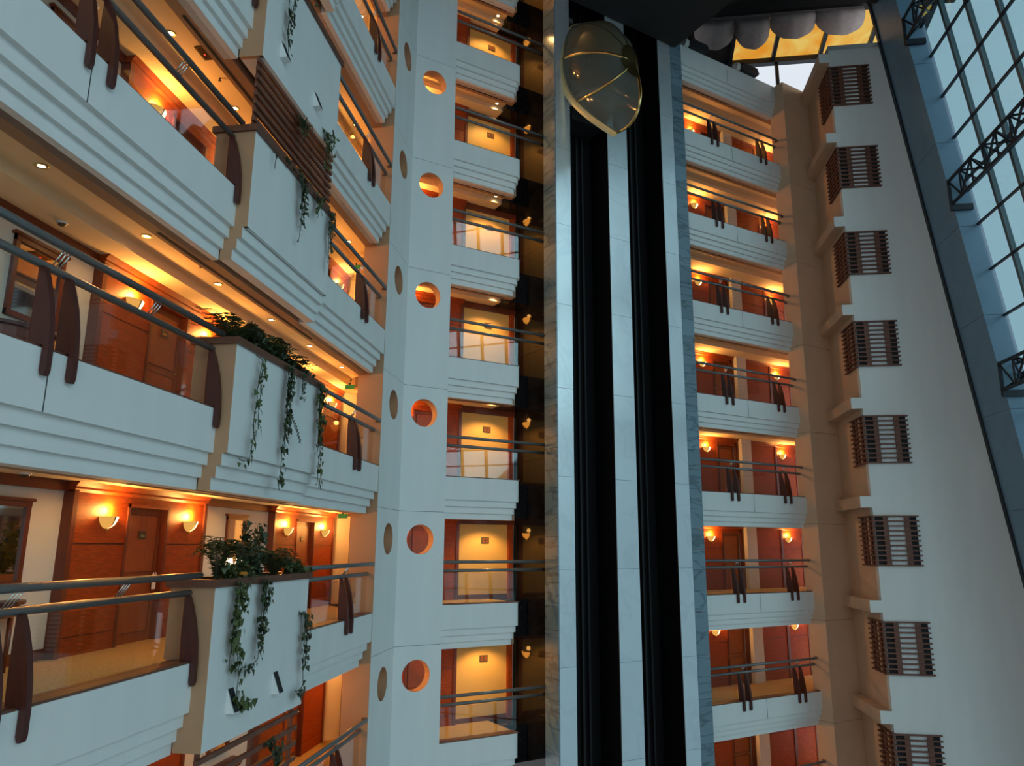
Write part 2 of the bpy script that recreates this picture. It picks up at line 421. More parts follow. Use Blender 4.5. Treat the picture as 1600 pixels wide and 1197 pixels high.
for k in KB:
    bay(BACK, DB, -4.0, -0.78, k, 'orange wood panelling left of the cream panel beside the lift shaft, %s' % LV[k], (-2.3, -1.4), thick=0.12)
    door(BACK, DB, -2.3, -1.4, k, 'wooden door behind the gap left of the lift shaft, %s' % LV[k], plate=False)
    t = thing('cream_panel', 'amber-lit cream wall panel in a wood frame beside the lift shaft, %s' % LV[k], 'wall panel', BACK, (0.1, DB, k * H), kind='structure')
    part(t, 'panel_board', boxm((-0.86, 0.84, -0.04, 0, 0.12, 2.12), 'amber_lit_cream'))
    part(t, 'frame_head', boxm((-0.88, 1.0, -0.09, 0, 2.12, 2.32), 'wood_trim'))
    part(t, 'frame_jamb', boxm((0.78, 0.92, -0.14, 0, 0, 2.12), 'wood_panel'))
    part(t, 'plinth', boxm((-0.86, 0.78, -0.06, 0, 0, 0.13), 'wood_trim'))
    s = thing('direction_sign', 'small square room direction plaque on the cream panel, %s' % LV[k], 'sign', BACK, (0.12, DB - 0.04, k * H + 1.66), group='room direction plaques beside the lift')
    part(s, 'plaque', boxm((-0.13, 0.13, -0.015, 0, -0.09, 0.09), 'plaque'))
    for i, (x, z) in enumerate(((-0.06, 0.035), (0.06, 0.035), (-0.06, -0.035), (0.06, -0.035))):
        part(s, 'plaque_mark', boxm((x - 0.035, x + 0.035, -0.019, -0.015, z - 0.022, z + 0.022), 'wood_door'))
for k in range(-2, 6):
    bay(BACK, DR, 9.0, 11.57, k, 'orange wood panelling next to the lift shaft side, right back gallery %s' % LV[k], (10.48, 11.4), thick=0.12)
    door(BACK, DR, 10.48, 11.4, k, 'wooden guest door left of the cream pier, right back gallery %s' % LV[k], plate=False)
    solid('cream_pier', 'narrow cream pier between wood panels, right back gallery %s' % LV[k], 'pier', BACK, (11.57, DR, k * H), boxm((0, 0.53, -0.3, 0, 0, 2.32), 'wall_cream'), kind='structure')
    bay(BACK, DR, 12.1, 13.74, k, 'dark wood panelling right of the cream pier, right back gallery %s' % LV[k], thick=0.10)
    bay(BACK, DR, 13.74, 16.4, k, 'lit wood panelling at the far right end, right back gallery %s' % LV[k], (14.96, 15.8), thick=0.06)
    door(BACK, DR, 14.96, 15.8, k, 'wooden door at the far right end, right back gallery %s' % LV[k], plate=False)

# ------------------------------------------------------------------ sconces, downlights
WARM = (1.0, 0.47, 0.11)
def sconce(fr, dw, x, z, label, group, power, rot=0.0, y=None, dim=False):
    t = thing('wall_sconce', label, 'sconce', fr, (x, dw if y is None else y, z), group=group, rot=rot)
    bowl = lambda a0, a1: MB().lathe([(0.02, -0.115), (0.075, -0.095), (0.125, -0.055), (0.155, 0.0), (0.170, 0.045)], 8, a0, a1)
    part(t, 'bowl_shade', cached(('sh1', dim), lambda: bowl(math.pi, 1.5 * math.pi - 0.06).mesh('shade_reflected' if dim else 'shade_glow', True)))
    part(t, 'bowl_shade', cached(('sh2', dim), lambda: bowl(1.5 * math.pi + 0.06, 2 * math.pi).mesh('shade_reflected' if dim else 'shade_hot', True)), label='brighter half of the glass bowl')
    part(t, 'bracket', cached('brk', lambda: MB().lathe([(0.022, -0.13), (0.08, -0.10), (0.13, -0.058), (0.161, 0.0), (0.176, 0.048)], 2, 1.5 * math.pi - 0.09, 1.5 * math.pi + 0.09).box(-0.02, 0.02, -0.03, 0.0, -0.14, -0.05).mesh('brass')))
    point_light('sconce_light', None, (0, -0.09, 0.12), power, WARM, 0.07, parent=t)
    t.scale = (1.1, 0.8, 1.1)
    return t
def downlight(fr, x, y, z, label, group, spot=0.0, cone=150):
    t = thing('downlight', label, 'downlight', fr, (x, y, z), group=group)
    part(t, 'trim_ring', cached('dlr', lambda: MB().lathe([(0.045, 0.0), (0.05, -0.012), (0.075, -0.008), (0.08, 0.0)], 16).mesh('brass', True)))
    part(t, 'lens', cached('dll', lambda: MB().lathe([(0.0, -0.006), (0.046, -0.006)], 12).mesh('downlight_glow')))
    if spot:
        point_light('downlight_beam', None, (0, 0, -0.03), spot, (1.0, 0.56, 0.18), 0.03, spot=cone, parent=t)
    return t
SL = [(10.85, 'left of the nearer guest door'), (13.02, 'right of the nearer guest door'), (17.06, 'left of the farther guest door'), (19.3, 'right of the farther guest door')]
for k in KL:
    for x, w in SL:
        sconce(LEFT, DL - 0.13, x, k * H + 1.82, 'lit glass bowl sconce %s, left gallery %s' % (w, LV[k]), 'bowl sconces of the left gallery', 52.0)
    for i, x in enumerate((5.84, 7.84, 9.86, 11.85, 13.88, 15.81, 17.8)):
        w = ('at the near end', 'above the console table', 'just before the planter', 'above the near half of the planter', 'just beyond the planter', 'between planter and pillar', 'beside the round-holed pillar')[i]
        downlight(LEFT, x, 1.13, k * H + 2.47, 'small round ceiling downlight %s, left gallery %s' % (w, LV[k]), 'downlights of the left gallery', 26.0 if i in (0, 2, 4) else 0)
for k in KB:
    sconce(BACK, DB - 0.11, -3.55, k * H + 1.82, 'lit bowl sconce seen past the round-holed pillar, back gallery %s' % LV[k], 'bowl sconces behind the pillar', 42.0)
    sconce(BACK, DB - 0.11, -2.62, k * H + 1.82, 'added bowl sconce left of the door, unseen behind the pillar, back gallery %s' % LV[k], 'bowl sconces behind the pillar', 42.0)  # unseen sconce added to brighten the gallery left of the lift
    sconce(BACK, 0, 1.14, k * H + 1.82, 'lit bowl sconce added as reflection in the black granite beside the lift, %s' % LV[k], 'sconces added as reflections in the black granite', 2.0, rot=-math.pi / 2, y=1.0, dim=True)  # sconce added as stand-in for a reflection in the polished granite
    downlight(BACK, 0.0, 1.08, k * H + 2.47, 'small ceiling downlight in front of the cream panel, %s' % LV[k], 'downlights beside the lift shaft', 150.0, 115)
for k in range(-2, 6):
    sconce(BACK, DR - 0.11, 9.88, k * H + 1.85, 'lit bowl sconce next to the grey marble strip, right back gallery %s' % LV[k], 'bowl sconces of the right back gallery', 55.0)
    sconce(BACK, DR - 0.05, 14.15, k * H + 1.85, 'lit bowl sconce at the far right end, right back gallery %s' % LV[k], 'bowl sconces of the right back gallery', 55.0)
    for i, x in enumerate((8.9, 10.85, 12.7)):
        downlight(BACK, x, 1.6, k * H + 2.47, 'ceiling downlight, %s of three, right back gallery %s' % (('leftmost', 'middle', 'rightmost')[i], LV[k]), 'downlights of the right back gallery', 55.0 if i != 0 else 0)

# ------------------------------------------------------------------ balustrades: two rails, wooden blades, glass
def blade_mesh():
    outer = [(-0.065, -0.27), (-0.08, -0.22), (-0.08, 0.0), (-0.06, 0.25), (-0.015, 0.5), (0.05, 0.72), (0.095, 0.83)]
    inner = [(0.145, 0.83), (0.15, 0.6), (0.15, 0.3), (0.14, 0.03), (-0.012, 0.03), (-0.012, -0.22), (-0.03, -0.27)]
    return MB().prism(outer + inner, 0, -0.035, 0.035).mesh('wood_blade')
def balustrade(fr, key, x0, x1, k, label, group, posts, rods, panes, curl=None):
    t = thing('balustrade', label, 'railing', fr, (0, 0, k * H), group=group)
    def rail(y, z):
        pts = [(x0, y, z), (x1, y, z)]
        if curl: pts = [(x0, y, z), (x1 - 0.1, y, z), (x1 - 0.03, y + 0.02, z), (x1, y + 0.1, z)]
        return MB().tube(pts, 0.043, 12).mesh('steel', True)
    part(t, 'upper_rail', cached(('ur', key), lambda: rail(0.02, 1.08)))
    part(t, 'lower_rail', cached(('lr', key), lambda: rail(0.15, 0.86)))
    for p in posts: part(t, 'wooden_blade', cached('blade', blade_mesh), (p, 0, 0))
    for r in rods:
        for j in (-1, 0, 1):
            part(t, 'spacer_rod', cached('rod', lambda: MB().tube([(0, 0.14, 0.89), (0, 0.03, 1.05)], 0.008, 6).mesh('chrome', True)), (r + 0.05 * j, 0, 0))
    for a, b in panes:
        part(t, 'glass_pane', boxm((a, b, 0.145, 0.157, 0.04, 0.80), 'clear_glass'))
    return t
for k in KL:
    balustrade(LEFT, 'L1', 2.5, 10.2, k, 'steel double rail with paired dark wooden blades nearest the viewer, left gallery %s' % LV[k], 'left gallery balustrades',
               (3.6, 3.95, 6.95, 7.3, 10.12), (3.78, 7.12, 8.7), ((4.0, 6.9), (7.36, 10.05)))
    balustrade(LEFT, 'L2', 13.3, 17.6, k, 'short steel double rail between planter and pillar, left gallery %s' % LV[k], 'left gallery balustrades',
               (15.78, 16.06), (15.92,), ((13.4, 15.7), (16.14, 17.5)), curl=True)
for k in KB:
    balustrade(BACK, 'B', -2.03, 1.14, k, 'steel double rail with glass left of the lift shaft, %s' % LV[k], 'balustrades left of the lift shaft', (), (), ((-2.0, 0.28),))
for k in range(-2, 6):
    balustrade(BACK, 'R', 6.5, 12.40, k, 'steel double rail with two blade pairs right of the lift shaft, %s' % LV[k], 'balustrades right of the lift shaft',
               (8.62, 8.92, 11.25, 11.55), (8.77, 11.4), ((6.6, 8.55), (9.0, 11.18)), curl=True)

# ------------------------------------------------------------------ corner pillar with round holes
def holed_panel(x0, x1, z0, z1, cx, cz, r, y0, y1, mat, n=32, mat2='ochre_tone'):
    b = MB(); out = []; 
    for i in range(n):
        a = 2 * math.pi * i / n; dx, dz = math.cos(a), math.sin(a)
        sx = ((x1 - cx) if dx > 0 else (cx - x0)) / max(abs(dx), 1e-9); sz = ((z1 - cz) if dz > 0 else (cz - z0)) / max(abs(dz), 1e-9)
        s = min(sx, sz); out.append((cx + dx * s, cz + dz * s))
    for cnr in ((x0, z0), (x1, z0), (x1, z1), (x0, z1)):   # snap nearest ring points to corners
        j = min(range(n), key=lambda i: (out[i][0] - cnr[0]) ** 2 + (out[i][1] - cnr[1]) ** 2); out[j] = cnr
    for y in (y0, y1):
        b.v += [(x, y, z) for x, z in out] + [(cx + r * math.cos(2 * math.pi * i / n), y, cz + r * math.sin(2 * math.pi * i / n)) for i in range(n)]
    for i in range(n):
        j = (i + 1) % n
        b.f.append((i, j, n + j, n + i)); b.f.append((2 * n + i, 3 * n + i, 3 * n + j, 2 * n + j))
        b.f.append((n + i, n + j, 3 * n + j, 3 * n + i)); b.f.append((i, 2 * n + i, 2 * n + j, j))
    me = b.mesh(mat); me.materials.append(MATS[mat2])
    for i, p in enumerate(me.polygons):
        if i % 4 == 2: p.material_index = 1
    return me
pil = thing('wall_pillar', 'tall pale corner pillar pierced by round holes', 'pillar', BACK, (-3.32, 0, 0), kind='structure')
for k in range(-2, 7):
    me = cached('pf', lambda: holed_panel(0.0, 1.29, -0.935, 2.355, 0.61, 1.65, 0.375, 0.0, 0.30, 'white_paint'))
    part(pil, 'front_panel', me, (0, 0, k * H))
    me2 = cached('ps', lambda: holed_panel(0.0, 1.80, -0.935, 2.355, 0.95, 1.65, 0.375, 0.0, 0.30, 'white_paint'))
    off = LEFT.at(17.6, 0, 0) - BACK.at(-3.32, 0, 0)
    part(pil, 'side_panel', me2, (off.dot(BACK.X), off.dot(BACK.Y), k * H), (0, 0, LEFT.a - BACK.a))
    part(pil, 'joint_strip', boxm((0.02, 1.27, 0.012, 0.29, 2.35, 2.37), 'dark_metal'), (0, 0, k * H))
# lining that closes the pillar's inner side behind the side holes
solid('pillar_return', 'narrow tan return face of the round-holed pillar at the gallery end', 'wall', LEFT, (17.59, 0, 0), boxm((-0.012, 0.0, 0.0, 0.62, -4.2, 20.0), 'ochre_tone'), kind='structure')
lin = MB().box(17.75, 19.2, 0.55, 0.62, -4.5, 20.0).box(17.6, 17.75, 0.30, 0.62, -4.5, 20.0).mesh('white_paint')
solid('wall_pillar_lining', 'plain inner lining wall behind the pillar side holes', 'wall', LEFT, (0, 0, 0), lin, kind='structure')

# ------------------------------------------------------------------ lift shaft
ZB, ZT = -12.5, 23.3
core = thing('lift_shaft', 'tall lift shaft of white stone stripes and black slots', 'lift shaft', BACK, (1.14, -0.66, 0), kind='structure')
W0 = 1.14
stripes = [(1.14, 1.68), (3.17, 3.97), (5.50, 6.08)]
zj = [11.06 + 2.545 * i for i in range(-10, 6)]
for a, b in stripes:
    for z0, z1 in zip(zj[:-1], zj[1:]):
        z0 = max(z0, ZB); z1 = min(z1, ZT)
        if z1 - z0 < 0.05: continue
        part(core, 'stone_panel', boxm((a - W0, b - W0, 0, 0.03, 0.004, z1 - z0 - 0.004), 'white_stone'), (0, 0, z0))
        part(core, 'panel_joint', boxm((a - W0 + 0.01, b - W0 - 0.01, 0.012, 0.03, -0.006, 0.006), 'dark_metal'), (0, 0, z0))
for a, b in stripes:
    part(core, 'stripe_core', boxm((a - W0, b - W0, 0.03, 1.05, ZB, ZT), 'shaft_black'))
# grey marble tiles: left return and right end strip
tz = ZB; i = 0
while tz < ZT - 0.2:
    hh = 0.62
    part(core, 'marble_tile', boxm((-0.03, 0.0, 0.015, 0.66, 0.004, hh - 0.004), 'grey_marble'), (0, 0, tz))
    part(core, 'marble_tile', boxm((6.12 - W0, 6.64 - W0, 0.03, 0.5, 0.004, hh - 0.004), 'grey_marble'), (0, 0, tz + 0.3))
    tz += hh; i += 1
part(core, 'black_reveal', boxm((6.08 - W0, 6.12 - W0, 0.04, 0.5, ZB, ZT), 'shaft_black'))
for a, b in ((1.68, 3.17), (3.97, 5.50)):
    part(core, 'slot_lining', MB().box(a - W0, b - W0, 0.95, 1.05, ZB, ZT).box(a - W0 - 0.002, a - W0, 0.02, 1.0, ZB, ZT).box(b - W0, b - W0 + 0.002, 0.02, 1.0, ZB, ZT).mesh('shaft_black'))
    for x in (a + 0.38, (a + b) / 2 + 0.1, b - 0.42):
        part(core, 'guide_rail', boxm((x - W0 - 0.03, x - W0 + 0.03, 0.84, 0.95, ZB, ZT), 'shaft_rail'))
    for k in range(-4, 8):
        part(core, 'rail_bracket', boxm((a - W0 + 0.05, a - W0 + 0.5, 0.78, 0.84, 0, 0.05), 'shaft_rail'), (0, 0, k * H + 0.4))
part(core, 'core_body', MB().box(0.0, 5.5, 1.05, 2.6, ZB, ZT).box(5.1, 5.5, 0.5, 1.1, ZB, ZT).mesh('shaft_black'))
# black granite return into the corridor
gr = thing('granite_wall', 'polished black granite wall beside the lift shaft', 'wall', BACK, (1.14, 0, 0), kind='structure')
z = ZB
while z < ZT:
    for y0, y1 in ((0.0, 0.88), (0.884, 1.75)):
        part(gr, 'granite_slab', boxm((-0.015, 0.02, y0, y1, 0.002, 1.096), 'granite'), (0, 0, z))
    z += 1.1
part(gr, 'backing', boxm((0.02, 0.2, 0.0, 1.9, ZB, ZT), 'shaft_black'))

# ------------------------------------------------------------------ bubble lift car
car = thing('lift_car', 'egg-shaped brass and glass lift car high on the shaft', 'lift car', BACK, (2.42, -0.66, 16.0))
half = [(0.0, 0.0, 2.45), (-0.55, 0.0, 2.15), (-0.86, 0.0, 1.65), (-1.0, -0.02, 0.85), (-1.02, -0.06, 0.25), (-0.92, -0.2, -0.4), (-0.72, -0.48, -1.0), (-0.42, -0.88, -1.6), (0.0, -1.40, -2.25)]
def cr(pts, n=5):
    P = [Vector(p) for p in pts]; P = [2 * P[0] - P[1]] + P + [2 * P[-1] - P[-2]]; outp = []
    for i in range(1, len(P) - 2):
        for j in range(n):
            t = j / n; a, b, c, d = P[i - 1:i + 3]
            outp.append(0.5 * ((2 * b) + (c - a) * t + (2 * a - 5 * b + 4 * c - d) * t * t + (3 * b - a - 3 * c + d) * t ** 3))
    outp.append(P[-2]); return outp
lh = cr(half, 6); rim = lh + [Vector((-p.x, p.y, p.z)) for p in reversed(lh[1:-1])]
NR = len(rim); hub = Vector((0.05, -2.15, -0.30)); rc = Vector((0, -0.25, 0.2))
def shellp(i, r):
    R = rim[i % NR]; s = math.sin(r * math.pi / 2); c = math.cos(r * math.pi / 2)
    return rc + (R - rc) * s + (hub - rc) * c
ribs = sorted({0, 7, 19, 35, NR // 2} | {(NR - q) % NR for q in (0, 7, 19, 35)})
for q in range(len(ribs)):
    i0 = ribs[q]; i1 = ribs[(q + 1) % len(ribs)] + (NR if q == len(ribs) - 1 else 0)
    b = MB(); b.grid(lambda u, v: shellp(int(round(i0 + (i1 - i0) * u)), 0.12 + 0.88 * v), max(1, i1 - i0), 10)
    up_ = i1 <= 19 or i0 >= NR - 19
    part(car, 'upper_panel' if up_ else 'glass_panel', b.mesh('cab_olive' if up_ else 'cab_glass', True))
    part(car, 'brass_rib', MB().tube([shellp(i0, 0.1 + 0.9 * j / 12) for j in range(13)], 0.02 if up_ and i0 != 19 else 0.045, 8).mesh('dark_metal' if up_ else 'brass', True))
rb_ = MB(); 
for i in range(NR):
    p, q = rim[i], rim[(i + 1) % NR]
    o1 = (p - rc).normalized() * 0.065; o2 = (q - rc).normalized() * 0.065; bk = Vector((0, 0.22, 0))
    n0 = len(rb_.v); rb_.v += [tuple(x) for x in (p - o1, q - o2, q + o2, p + o1, p + o1 + bk, q + o2 + bk)]
    rb_.f += [(n0, n0 + 1, n0 + 2, n0 + 3), (n0 + 3, n0 + 2, n0 + 5, n0 + 4)]
part(car, 'brass_rim', rb_.mesh('pale_brass', True))
part(car, 'hub', MB().grid(lambda u, v: shellp(int(round(u * NR)), 0.2 * v) + (hub - rc).normalized() * 0.05, NR, 3).mesh('brass', True))
part(car, 'car_body', MB().box(-0.62, 0.62, 0.05, 0.9, -1.2, 1.9).mesh('dark_metal'))
part(car, 'car_floor', MB().prism([(-0.8, 0.1), (0.8, 0.1), (0.7, -0.8), (0.3, -1.3), (-0.3, -1.3), (-0.7, -0.8)], 2, -0.75, -0.68).mesh('pale_blind'))
part(car, 'guide_arm', boxm((-0.75, -0.5, 0.1, 0.3, 2.35, 2.5), 'steel'))

# ------------------------------------------------------------------ right tower with ledges and corner lattice windows
def beam_a(z):       # where the leaning column meets the tower front, along tower x
    return 4.35 - 0.126 * z
tw = thing('wall_tower', 'pale corner tower wall beside the blue leaning column', 'wall', TOWER, (0, 0, 0), kind='structure')
part(tw, 'front_wall', MB().prism([(0, -12.5), (beam_a(-12.5) + 0.35, -12.5), (beam_a(20) + 0.35, 20.0), (0, 20.0)], 1, 0.0, 0.25).mesh('white_paint'))
part(tw, 'side_wall', boxm((0.0, 0.25, 0.25, 3.6, -12.5, 20.0), 'tan_tone'))
part(tw, 'roof_slab', boxm((0.0, 2.2, 0.0, 3.6, 19.8, 19.99), 'white_paint'))
ps = thing('wall_pilaster', 'tan pilaster between right back gallery and tower', 'pilaster', BACK, (12.42, 0, 0), kind='structure')
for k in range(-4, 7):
    part(ps, 'pilaster_panel', boxm((0, 2.6, -0.40, 0.3, -0.945, 2.345 if k < 6 else 0.2), 'tan_tone'), (0, 0, k * H))
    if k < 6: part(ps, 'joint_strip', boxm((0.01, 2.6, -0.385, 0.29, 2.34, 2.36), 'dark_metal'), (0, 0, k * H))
part(ps, 'corner_reveal', boxm((1.6, 1.63, -0.415, -0.39, -12.5, 20), 'dark_metal'))
for k in range(-2, 7):
    t = thing('tower_ledge', 'tan ledge block on the tower side wall, %s' % LV[k], 'ledge', TOWER, (0, 0, k * H - 0.12), group='tower side ledges', kind='structure')
    part(t, 'ledge_body', boxm((-0.36, 0.0, 0.03, 2.93, -0.37, 0.0), 'tan_tone'))
    part(t, 'ledge_face', boxm((-0.36, 0.0, 0.0, 0.03, -0.37, 0.0), 'white_paint'), label='white end face flush with the tower front')
def lattice(k):
    t = thing('lattice_window', 'brown wooden slatted corner window on the tower, %s' % LV[k], 'window', TOWER, (0, 0, k * H + 0.95), group='slatted corner windows of the tower')
    A, B, T = 1.36, 1.25, 1.60
    def slat():
        b = MB()
        b.prism([(-0.10, -0.10), (A, -0.10), (A, -0.02), (-0.02, -0.02), (-0.02, B), (-0.10, B)], 2, 0, 0.045)
        return b.mesh('wood_lattice')
    for j in range(11):
        part(t, 'slat', cached('lslat', slat), (0, 0, j * (T - 0.045) / 10))
    for a in (0.26, 0.92):
        part(t, 'post', boxm((a, a + 0.16, -0.075, -0.02, 0, T), 'wood_lattice'))
    for b in (0.18, 0.62, 0.95):
        part(t, 'post', boxm((-0.075, -0.02, b, b + 0.13, 0, T), 'wood_lattice'))
    part(t, 'corner_post', boxm((-0.07, -0.005, -0.07, -0.005, 0, T), 'wood_lattice'))
    part(t, 'dark_reveal', boxm((0.03, A - 0.05, -0.012, -0.004, 0.02, T - 0.02), 'dark_void'))
    part(t, 'dark_reveal', boxm((-0.012, -0.004, 0.03, B - 0.05, 0.02, T - 0.02), 'dark_void'))
    part(t, 'window_pane', boxm((0.42, 0.92, -0.018, -0.012, 0.04, T - 0.04), 'pale_blind'))
    part(t, 'window_pane', boxm((-0.018, -0.012, 0.31, 0.62, 0.04, T - 0.04), 'wall_cream'))
for k in range(-2, 6): lattice(k)

# ------------------------------------------------------------------ leaning glass facade
FX, FY = 4.35, 0.0   # column foot at z=0 in the tower frame
def shear(me):
    for v in me.vertices: v.co.x -= 0.126 * v.co.z
    return me
fac = thing('window_1', 'tall leaning glass facade with blue end column', 'window', TOWER, (FX, FY, 0), kind='structure')
S1 = 1.9
zc_ = [2.69 + 3.0 * i for i in range(-5, 8)]
for z0, z1 in zip(zc_[:-1], zc_[1:]):
    part(fac, 'column_panel', shear(MB().box(0.0, 0.7, -S1, -0.02, z0 + 0.006, z1 - 0.006).mesh('blue_cladding')))
part(fac, 'column_core', shear(MB().box(0.01, 0.69, -S1 + 0.01, 0.0, -12.5, 23.6).mesh('black_steel')))
part(fac, 'column_gasket', shear(MB().box(-0.05, 0.02, -0.16, 0.0, -12.5, 23.2).mesh('black_steel')))
sm = [1.9 + 0.0, 3.17, 4.45, 5.8, 7.15, 8.5, 9.85] + [11.2 + 1.35 * i for i in range(19)]
for s in sm[1:]:
    part(fac, 'mullion', shear(MB().box(0.60, 0.74, -s - 0.065, -s + 0.065, -12.5, 23.6).mesh('mullion_grey')))
zt_ = [17.92 + 1.545 * i for i in range(-19, 4)]
SE = sm[-1]
for z in zt_:
    part(fac, 'transom', shear(MB().box(0.54, 0.62, -SE, -S1, z - 0.03, z + 0.03).mesh('black_steel')))
for i in range(5):
    for z0, z1 in zip(zt_[:-1], zt_[1:]):
        if z0 < 4: continue
        part(fac, 'glass_pane', shear(MB().box(0.66, 0.68, -sm[i + 1] + 0.05, -sm[i] - 0.05, z0 + 0.01, z1 - 0.01).mesh('facade_glass')))
rest = MB()
for i in range(len(sm) - 1):
    for z0, z1 in zip(zt_[:-1], zt_[1:]):
        if i < 5 and z0 >= 4: continue
        rest.box(0.66, 0.68, -sm[i + 1] + 0.05, -sm[i] - 0.05, z0 + 0.01, z1 - 0.01)
part(fac, 'glass_pane_field', shear(rest.mesh('facade_glass')), kind='stuff')
def truss(z, w):
    t = thing('lattice_truss', 'black steel lattice truss before the glass facade, %s' % w, 'truss', TOWER, (FX - 0.126 * z, -S1, z), group='facade trusses')
    Lh = 20.0; n = 26
    ch = [(0.05, 0.0), (0.05, -0.83), (0.60, -0.35)]
    for a, zz in ch: part(t, 'chord', MB().tube([(a, 0, zz), (a, -Lh, zz)], 0.055, 6).mesh('black_steel'))
    for p, q in ((0, 1), (1, 2), (2, 0)):
        for i in range(n):
            y0, y1 = -Lh * i / n, -Lh * (i + 1) / n
            A_, B_ = (ch[p], ch[q]) if i % 2 == 0 else (ch[q], ch[p])
            if i < 8 or True:
                part(t, 'web_bar', cached(('web', p, q, i % 2), lambda: MB().tube([(A_[0], 0, A_[1]), (B_[0], -Lh / n, B_[1])], 0.036, 5).mesh('black_steel')), (0, y0, 0))
            if p == 0 or i < 8:
                part(t, 'strut', cached(('strut', p, q), lambda: MB().tube([(ch[p][0], 0, ch[p][1]), (ch[q][0], 0, ch[q][1])], 0.032, 5).mesh('black_steel')), (0, y1, 0))
    part(t, 'end_bracket', boxm((0.0, 0.66, -0.12, 0.0, -1.05, -0.85), 'black_steel'))
    part(t, 'end_plate', boxm((0.0, 0.1, -0.03, 0.02, -1.0, 0.06), 'black_steel'))
truss(13.28, 'lower right of the highest one'); truss(7.10, 'lowest one at the right picture edge'); truss(19.46, 'topmost one under the roof')

# ------------------------------------------------------------------ roof: clerestory, amber skylight, drapes, floodlights
cl = thing('window_2', 'white clerestory window under the roof behind the right gallery', 'window', TOWER, (0, 5.0, 0), kind='structure')
for a0, a1 in ((-2.62, -0.72), (-0.58, 1.4), (1.5, 3.4)):
    part(cl, 'glass_pane', boxm((a0, a1, 0.0, 0.02, 20.2, 22.9), 'window_glass'))
for a in (-2.68, -0.65, 1.45, 3.45):
    part(cl, 'mullion', boxm((a - 0.07, a + 0.07, -0.08, 0.06, 20.0, 23.0), 'black_steel'))
part(cl, 'head_beam', boxm((-6.0, 5.0, -0.15, 0.12, 22.85, 23.1), 'black_steel'))
sk = thing('skylight_roof', 'amber stained glass skylight with black bars under the roof', 'skylight', TOWER, (0, 5.0, 23.05), kind='structure')
sl = math.atan(0.25)
part(sk, 'dark_panel', boxm((-4.7, -2.75, -2.25, -0.1, 0, 0.02), 'roof_dark'), (0, 0, 0), (-sl, 0, 0))
for a0, a1 in ((-2.6, -0.9), (-0.72, 1.15), (1.3, 3.15), (3.3, 5.2)):
    part(sk, 'amber_pane', boxm((a0, a1, -2.25, -0.1, 0, 0.02), 'amber_glass'), (0, 0, 0), (-sl, 0, 0))
for a in (-4.8, -2.68, -0.81, 1.22, 3.22, 5.3):
    part(sk, 'skylight_bar', boxm((a - 0.08, a + 0.08, -2.3, 0, -0.12, 0.06), 'black_steel'), (0, 0, 0), (-sl, 0, 0))
part(sk, 'ridge_beam', boxm((-9, 6, -2.75, -2.3, 0.45, 0.85), 'roof_dark'))
for i, (a0, a1, zb) in enumerate(((-4.55, -2.9, 21.95), (-2.9, -1.45, 21.85), (-1.45, 0.40, 22.2), (0.40, 2.35, 22.2))):
    d = thing('drape_swag', 'grey-brown fabric swag under the skylight, %s from the left' % ('first', 'second', 'third', 'fourth')[i], 'drape', TOWER, (a0, 2.45, 23.55), group='fabric swags under the skylight')
    w = a1 - a0; hh = 23.55 - zb
    def sw(u, v, w=w, hh=hh):
        sag = (1 - (2 * u - 1) ** 2) ** 0.6 if 0 < u < 1 else 0.0
        depth = hh * (0.5 + 0.5 * sag)
        return (u * w, -0.75 * math.sin(v ** 1.5 * math.pi) * (0.25 + 0.75 * sag) - 0.02 * math.sin(u * 19) * v, -v * depth)
    part(d, 'cloth', MB().grid(sw, 28, 12).mesh('fabric', True))
    part(d, 'rod', MB().tube([(0, 0, 0.02), (w, 0, 0.02)], 0.03, 6).mesh('black_steel'))
def flood(x, label):
    t = thing('floodlight', label, 'floodlight', BACK, (x, 0.15, 20.0), group='floodlights on the roof parapet', rot=0.0)
    part(t, 'housing', MB().prism([(-0.05, 0.12), (0.1, 0.02), (0.85, 0.02), (0.95, 0.14), (0.85, 0.36), (0.05, 0.36)], 1, -0.30, 0.10).mesh('dark_metal'))
    part(t, 'lamp_end', MB().lathe([(0.0, 0.0), (0.15, 0.0), (0.17, 0.1), (0.15, 0.2)], 12).mesh('paper_white', True), (-0.02, -0.1, 0.19), (0, -math.pi / 2, 0))
    part(t, 'yoke', boxm((0.4, 0.5, -0.15, -0.05, 0.0, 0.1), 'steel'))
flood(7.7, 'boxy black floodlight on the roof parapet next to the lift shaft'); flood(10.45, 'boxy black floodlight on the roof parapet in front of the white window')
def roofbox(name, label, fr, dims, mat='roof_dark'):
    return solid(name, label, 'roof' if 'roof' in label else 'wall', fr, (0, 0, 0), boxm(dims, mat), kind='structure')
roofbox('ceiling_roof', 'dark underside of the atrium roof', TOWER, (-26, 9, -37, 2.7, 23.9, 24.2))
roofbox('ceiling_eave_beam', 'deep dark roof eave beam above the leaning glass facade', TOWER, (1.3, 2.7, -36, -0.6, 21.2, 23.9))
roofbox('ceiling_roof_eave', 'dark roof strip left of the skylight', TOWER, (-26, -4.9, 2.7, 12, 23.4, 23.7))
roofbox('wall_attic', 'dark attic wall behind the right gallery', TOWER, (-14, -2.75, 5.0, 5.2, 19.0, 23.4))
roofbox('ceiling_deck', 'flat roof deck over the right back gallery', BACK, (6.64, 16.4, 0.2, 6.0, 19.4, 19.9), 'roof_dark')
roofbox('ceiling_shade_canopy', 'dark dropped roof canopy added to shade the lift shaft top', BACK, (-6.0, 6.3, -9.0, -0.70, 19.05, 23.3))  # dropped roof extended forward out of view to darken the shaft top
roofbox('ceiling_lift_roof', 'dark roof edge above the lift shaft', BACK, (-8, 7.5, -1.6, 4.0, 23.3, 23.6))

